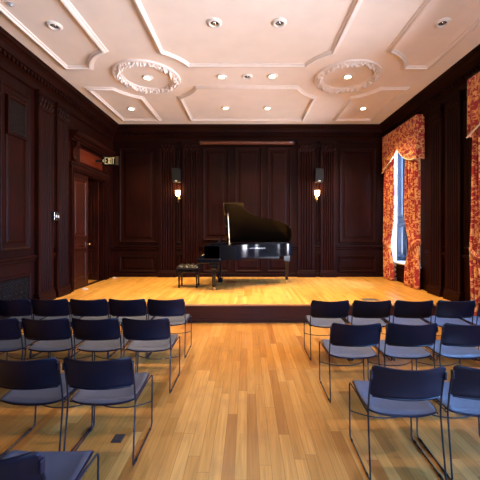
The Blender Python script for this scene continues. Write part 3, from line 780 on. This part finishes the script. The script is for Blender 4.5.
# smooth version of the bent side
def smooth_poly(p, keep, it=2):
    for _ in range(it):
        q = []
        for i in range(len(p)):
            a = Vector(p[i]); b = Vector(p[(i + 1) % len(p)])
            if (i in keep and it): pass
            q.append(tuple(a * .75 + b * .25)); q.append(tuple(a * .25 + b * .75))
        p = q
    return p
bent = [(.85, 0), (1.0, .13), (1.13, .30), (1.33, .44), (1.55, .51), (1.72, .563), (1.9, .62), (2.03, .694), (2.12, .76), (2.18, .835), (2.25, .95), (2.29, 1.1), (2.30, 1.25), (2.29, 1.36), (2.25, 1.45)]
def chaik(p, it=2):
    for _ in range(it):
        q = [p[0]]
        for a, b in zip(p[:-1], p[1:]):
            a = Vector(a); b = Vector(b); q += [tuple(a * .75 + b * .25), tuple(a * .25 + b * .75)]
        q.append(p[-1]); p = q
    return p
sb = chaik(bent)
outline = [(.165, 0), (.5, 0)] + sb + [(.165, 1.45)]
def inset(poly, d):
    N = len(poly); out = []
    for i in range(N):
        a, p, b = Vector(poly[i - 1]), Vector(poly[i]), Vector(poly[(i + 1) % N])
        d1 = (p - a).normalized(); d2 = (b - p).normalized(); n1 = Vector((-d1.y, d1.x)); n2 = Vector((-d2.y, d2.x))
        nn = (n1 + n2).normalized(); out.append(tuple(p + nn * d / max(.4, nn.dot(n1))))
    return out
inn = inset(outline, .06)
m = MB(); rows = [[(x, y, .72) for x, y in inn], [(x, y, .72) for x, y in outline], [(x, y, 1.02) for x, y in outline], [(x, y, 1.02) for x, y in inn], [(x, y, .88) for x, y in inn]]
m.grid(rows, True); case = m.build('case', M_BLACK, pn, smooth=True)
m = MB(); m.prism(inn, .73, .80); m.build('soundboard', M_OAKEDGE, pn)
m = MB(); m.prism(inset(outline, .09), .90, .915); m.build('iron_plate', M_GOLD, pn)
m = MB()
for k in range(44):
    yy = .25 + k * .026; xe = 2.1 - .9 * max(0, (1 - yy / 1.3)) ** 1.0
    m.tube([(.62, yy, .935), (xe, yy, .93)], .0016, 4)
m.build('strings', M_STEEL, pn, kind='stuff')
m = MB(); m.box(0, .5, 0, 1.45, .615, .72); m.build('keybed', M_BLACK, pn, bevel=.012)
for y0 in (0, 1.36):
    m = MB(); m.prism([(.02, .72), (.5, .72), (.5, 1.0), (.19, 1.0), (.165, .98), (.155, .80), (.12, .785), (.02, .765)], y0, y0 + .09, lambda x, z, y: (x, y, z))
    m.build('key_cheek', M_BLACK, pn, bevel=.004)
m = MB(); m.box(.01, .045, .09, 1.36, .72, .745); m.build('key_slip', M_BLACK, pn)
m = MB()
for k in range(52): y0 = .115 + k * .0235; m.box(.05, .2, y0, y0 + .0225, .735, .757)
m.build('white_keys', M_IVORY, pn)
m = MB(); k = 0
for k in range(51):
    if k % 7 in (2, 6): continue
    y0 = .115 + (k + 1) * .0235 - .006; m.box(.10, .2, y0, y0 + .012, .757, .769)
m.build('black_keys', M_MBLK, pn)
m = MB(); m.prism([(.2, .735), (.23, .735), (.27, .93), (.24, .94)], .09, 1.36, lambda x, z, y: (x, y, z)); m.build('fallboard', M_BLACK, pn)
md_ = MB(); md_.prism([(.38, .99), (.40, .985), (.50, 1.16), (.485, 1.17)], .30, 1.15, lambda x, z, y: (x, y, z)); md_.box(.34, .42, .30, 1.15, .975, .995); md_.build('music_desk', M_BLACK, pn, bevel=.004)
m = MB(); m.box(.25, .58, .07, 1.40, .955, .97); m.build('pinblock_cover', M_BLACK, pn)
# legs
def pleg(x, y):
    m = MB(); secs = [(.62 if x < 1 else .72, .075), (.56, .078), (.545, .062), (.50, .058), (.46, .05), (.13, .031), (.125, .042), (.10, .042), (.095, .028), (.075, .026)]
    rows = [[(x + sx_ * r, y + sy_ * r, z) for sx_, sy_ in ((-1, -1), (1, -1), (1, 1), (-1, 1))] for z, r in secs]
    k = m.grid(rows, True); m.f.append((k, k + 1, k + 2, k + 3)); q = k + (len(secs) - 1) * 4; m.f.append((q, q + 1, q + 2, q + 3))
    o = m.build('leg', M_BLACK, pn, bevel=.003)
    if x < 1: MB().prism([(-.17, .62), (.12, .62), (.08, .56), (.06, .50), (-.06, .50), (-.09, .57)], y - .07, y + .07, lambda a, z, b: (x + a + .02, b, z)).build('leg_bracket', M_BLACK, o)
    c = MB(); c.lathe([(0, -.018), (.032, -.016), (.036, 0), (.032, .016), (0, .018)], (x + .012, y, .036), 16, 'Y'); c.tube([(x, y, .08), (x, y, .055)], .018, 8); c.box(x - .008, x + .028, y - .026, y + .026, .04, .068)
    c.build('caster', M_BRASS, o)
pleg(.36, .12); pleg(.36, 1.33); pleg(2.13, 1.12)
# lyre
m = MB()
for dy in (-.06, .06): m.tube([(.46, .725 + dy, .62), (.46, .725 + dy * 1.1, .42), (.46, .725 + dy * 1.3, .2), (.46, .725 + dy, .15)], .016, 8)
m.box(.40, .52, .60, .85, .60, .63); m.prism([(.60, .09), (.85, .09), (.83, .17), (.62, .17)], .41, .51, lambda y, z, x: (x, y, z))
ly = m.build('pedal_lyre', M_BLACK, pn)
for dy in (-.06, 0, .06):
    q = MB(); q.box(.31, .42, .725 + dy - .012, .725 + dy + .012, .075, .088); q.build('pedal', M_BRASS, ly, bevel=.003)
m = MB(); m.tube([(.50, .68, .16), (.75, .68, .715)], .009, 8); m.tube([(.50, .77, .16), (.75, .77, .715)], .009, 8); m.build('lyre_brace', M_BLACK, pn)
m = MB()
for y in (.3, .75, 1.2): m.box(.5, 1.9 if y > .7 else 1.0, y - .03, y + .03, .66, .72)
m.build('under_beams', M_BLACK, pn)
# lid hinged along the far side, raised
LA = R(39)
def lidtf(x, y, h): r = 1.45 - y; return (x, 1.45 - r * math.cos(LA) - h * math.sin(LA) * 1.0, 1.03 + r * math.sin(LA) + h * math.cos(LA))
lo = [(.57, -.01), (.7, -.01)] + [(x + .008, y - .012) for x, y in sb if y < 1.449] + [(2.25, 1.45), (.57, 1.45)]
m = MB(); m.prism(lo, 0, .024, lidtf); lid = m.build('lid', M_LIDIN, pn, bevel=.004)
m = MB(); m.prism([(.575, -.008), (1.03, -.008), (1.03, 1.44), (.575, 1.44)], .028, .05, lidtf); m.build('front_flap', M_BLACK, lid, bevel=.003)
m = MB(); m.prism([(.56, 0), (.572, 0), (.572, 1.44), (.56, 1.44)], .0, .05, lidtf)
for yy in (.3, .75, 1.2): m.prism([(.555, yy), (.60, yy), (.60, yy + .06), (.555, yy + .06)], -.003, .055, lidtf)
m.build('flap_hinge', M_BRASS, lid)
pt = lidtf(.66, .22, -.002)
m = MB(); m.tube([(.71, .05, 1.0), (pt[0], pt[1], pt[2])], .011, 8); m.build('lid_prop', M_STEEL, pn, smooth=True)

# ------------------------------------------------------------------ bench
t = thing('piano_bench', 'tufted black leather piano bench left of the grand piano', 'piano bench', (-1.385, 7.30, ZS))
rows = []
for j in range(25):
    row = []
    for i in range(25):
        u, v = i / 24, j / 24; e = min(u, 1 - u, v, 1 - v); edge = min(1, e / .08)
        tuft = abs(math.sin(u * PI * 4)) * abs(math.sin(v * PI * 3))
        row.append(((u - .5) * .52, (v - .5) * .40, .475 + .03 * math.sqrt(edge) + .035 * (tuft ** .5) * edge))
    rows.append(row)
m = MB(); m.grid(rows); m.box(-.26, .26, -.2, .2, .44, .478); m.build('cushion', M_LEATHER, t, smooth=True)
m = MB()
for i in (1, 2, 3):
    for j in (1, 2): m.lathe([(0, .012), (.01, .008), (.012, 0)], ((i / 4 - .5) * .52, (j / 3 - .5) * .40, .50), 8)
m.build('tuft_buttons', M_LEATHER, t)
m = MB(); m.box(-.235, .235, -.175, .175, .37, .44); m.build('apron', M_BLACK, t, bevel=.004)
for x in (-.205, .205):
    for y in (-.15, .15):
        m = MB(); rows = [[(x + a * r, y + b * r, z) for a, b in ((-1, -1), (1, -1), (1, 1), (-1, 1))] for z, r in ((.42, .028), (.30, .026), (.28, .022), (.06, .016), (.055, .024), (.0, .018))]
        m.grid(rows, True); m.build('leg', M_BLACK, t)
        q = MB(); q.lathe([(.03, .12), (.03, .14), (.02, .15)], (x, y, .16), 10)
for s in (-1, 1):
    MB().lathe([(0, 0), (.032, .002), (.036, .012), (.03, .022), (0, .024)], (s * .237 - (.024 if s < 0 else 0), 0, .41), 14, 'X').build('adjust_knob', M_BLACK, t, smooth=True)

# ------------------------------------------------------------------ floor boxes
t = thing('floor_socket', 'small dark square floor socket on the planks under the left chairs', 'floor socket', (-1.05, 2.485, 0))
MB().box(-.042, .042, -.048, .048, 0, .006).build('cover', mat('dark_blue_steel', (.012, .016, .028), .35, .3), t, bevel=.002)
MB().box(-.03, .03, -.035, .035, .006, .008).build('flap', mat('slate', (.015, .02, .035), .35, .5), t)
t = thing('stage_floor_plate', 'flat grey metal socket plate set in the stage floor at right', 'floor plate', (2.40, 5.93, ZS))
MB().box(-.15, .15, -.09, .09, 0, .006).build('frame', M_PLATE, t, bevel=.002)
for s in (-1, 1): MB().box(s * .07 - .06, s * .07 + .06, -.07, .07, .006, .009).build('flap', M_PLATE, t, bevel=.002)

# ------------------------------------------------------------------ chairs
def make_chair():
    t = thing('stacking_chair', 'x', 'chair')
    # seat shell, dished, slightly rising to the front, curved rear edge
    def seat_pt(u, v):       # u -1..1 across, v 0 rear..1 front
        hw = .232 + .012 * math.sin(PI * v)
        y = -.185 - .020 * (1 - u * u) * (1 - v) + (.425 + .0) * v - .0
        z = .443 + .022 * v - .016 * (1 - u * u) * math.sin(PI * min(1, v * 1.1)) + .010 * abs(u) ** 4
        if v > .86: z -= .03 * ((v - .86) / .14) ** 2
        if v < .12: z += -.009 * (1 - u * u) * ((.12 - v) / .12)
        cr = .0
        if v < .06: hw -= .018 * ((.06 - v) / .06) ** 2
        if v > .92: hw -= .03 * ((v - .92) / .08) ** 2
        return Vector((u * hw, y, z))
    n = 20; top = [[seat_pt(-1 + 2 * i / n, j / n) for i in range(n + 1)] for j in range(n + 1)]
    def shell(fn, n, th, nrm):
        m = MB(); rows = []
        a = [[fn(-1 + 2 * i / n, j / n) for i in range(n + 1)] for j in range(n + 1)]
        b = [[p + nrm * th for p in r] for r in a]
        o1 = m.grid(a); o2 = m.grid(b)
        per = [(0, i) for i in range(n)] + [(j, n) for j in range(n)] + [(n, n - i) for i in range(n)] + [(n - j, 0) for j in range(n)]
        for k in range(len(per)):
            p, q = per[k], per[(k + 1) % len(per)]; ip, iq = p[0] * (n + 1) + p[1], q[0] * (n + 1) + q[1]
            m.f.append((o1 + ip, o1 + iq, o2 + iq, o2 + ip))
        return m
    shell(seat_pt, n, .014, Vector((0, 0, -1))).build('seat', M_NAVY, t, smooth=True)
    def pad_pt(u, v):
        p = seat_pt(u * .965, .02 + v * .965); p.z += .001 + .007 * min(1, (1 - abs(u)) / .08, v / .06 + .0, (1 - v) / .06 + .0) ; return p
    shell(pad_pt, 26, .004, Vector((0, 0, -1))).build('seat_pad', M_SEAT, t, smooth=True)
    # backrest: bowed panel
    def back_pt(u, v):
        hw = .236 + .006 * v
        c = .0
        ev = min(v, 1 - v); 
        if ev < .09: hw -= .022 * (1 - ev / .09) ** 2
        z = .560 + .238 * v - .008 * (1 - u * u) * v + .004 * (1 - u * u) * (1 - v)
        y = -.205 - .055 * (1 - u * u) - .058 * v + .012 * math.sin(PI * v)
        if v < .08: y += .012 * (1 - v / .08)
        return Vector((u * hw, y, z))
    shell(back_pt, 24, .013, Vector((0, 1, 0))).build('backrest', M_NAVY, t, smooth=True)
    m = MB(); m.tube([back_pt(-.97 + 1.94 * i / 24, .035) + Vector((0, .002, -.004)) for i in range(25)], .008, 8); m.build('lower_lip', M_NAVY, t, smooth=True)
    for s in (-1, 1):
        P = fillet([(s * .243, -.238, .755), (s * .243, -.20, .575), (s * .245, -.185, .44), (s * .249, -.245, .007), (s * .249, .215, .007), (s * .246, .238, .44), (s * .240, .10, .438), (s * .240, -.16, .428)], .03)
        m = MB(); m.tube(P, .0062, 8); fr = m.build('side_frame', M_ROD, t, smooth=True)
        c = MB(); c.box(s * .243 - .007, s * .243 + .0075, -.252, -.222, .70, .755); c.build('back_clip', M_NAVY, t, bevel=.004)
        for y in (-.18, .16): MB().tube([(s * .249, y - .012, .007), (s * .249, y + .012, .007)], .0085, 8).build('glide', M_MBLK, fr)
    m = MB(); m.tube([(-.247 + .494 * i / 16, .236 - .085 * (1 - (i / 8 - 1) ** 2), .205 - .006 * (1 - (i / 8 - 1) ** 2)) for i in range(17)], .005, 8); m.build('stretcher', M_ROD, t, smooth=True)
    m = MB()
    for y in (-.12, .12): m.tube([(-.24, y, .425), (0, y, .412), (.24, y, .425)], .005, 6)
    m.box(-.03, .03, -.13, .13, .402, .414); m.build('seat_support', M_ROD, t)
    return t
def row(xs, yfoot, labels, group, rz=None):
    for i, (x, lab) in enumerate(zip(xs, labels)):
        global CH
        if CH is None: o = make_chair(); CH = o
        else: o = copy_tree(CH)
        o.location = (x, yfoot + .245, 0); o.rotation_euler = (0, 0, R((rz[i] if rz else random.uniform(-.5, .5))))
        o['label'] = lab; o['group'] = group
CH = None
NV = 'navy chair with grey seat, '
LL = ['aisle end', 'second from the aisle', 'third from the aisle', 'fourth from the aisle', 'fifth from the aisle']
row([-1.069 - .511 * i for i in range(5)], 4.02, [NV + 'left block, front row nearest the stage, ' + q for q in LL], 'left block of chairs')
row([-1.047 - .518 * i for i in range(4)], 3.15, [NV + 'left block, second row from the stage, ' + q for q in LL], 'left block of chairs')
row([-1.07 - .522 * i for i in range(2)], 2.18, [NV + 'left block, third row from the stage, ' + q for q in LL], 'left block of chairs', [1.0, -.8])
row([-1.09 - .53 * i for i in range(2)], 1.25, [NV + 'bottom left corner, cut off by the frame', NV + 'only its front edge showing at the bottom left frame edge'], 'left block of chairs', [0, 0])
row([1.075 + .544 * i for i in range(5)], 3.94, [NV + 'right block, front row nearest the stage, ' + q for q in LL], 'right block of chairs')
row([1.068 + .548 * i for i in range(3)], 2.98, [NV + 'right block, second row from the stage, ' + q for q in LL], 'right block of chairs')
row([1.088 + .553 * i for i in range(2)], 2.04, [NV + 'right block, nearest row, ' + q for q in ('whole in view at the aisle', 'cut off by the right frame edge')], 'right block of chairs', [-2.0, -2.5])
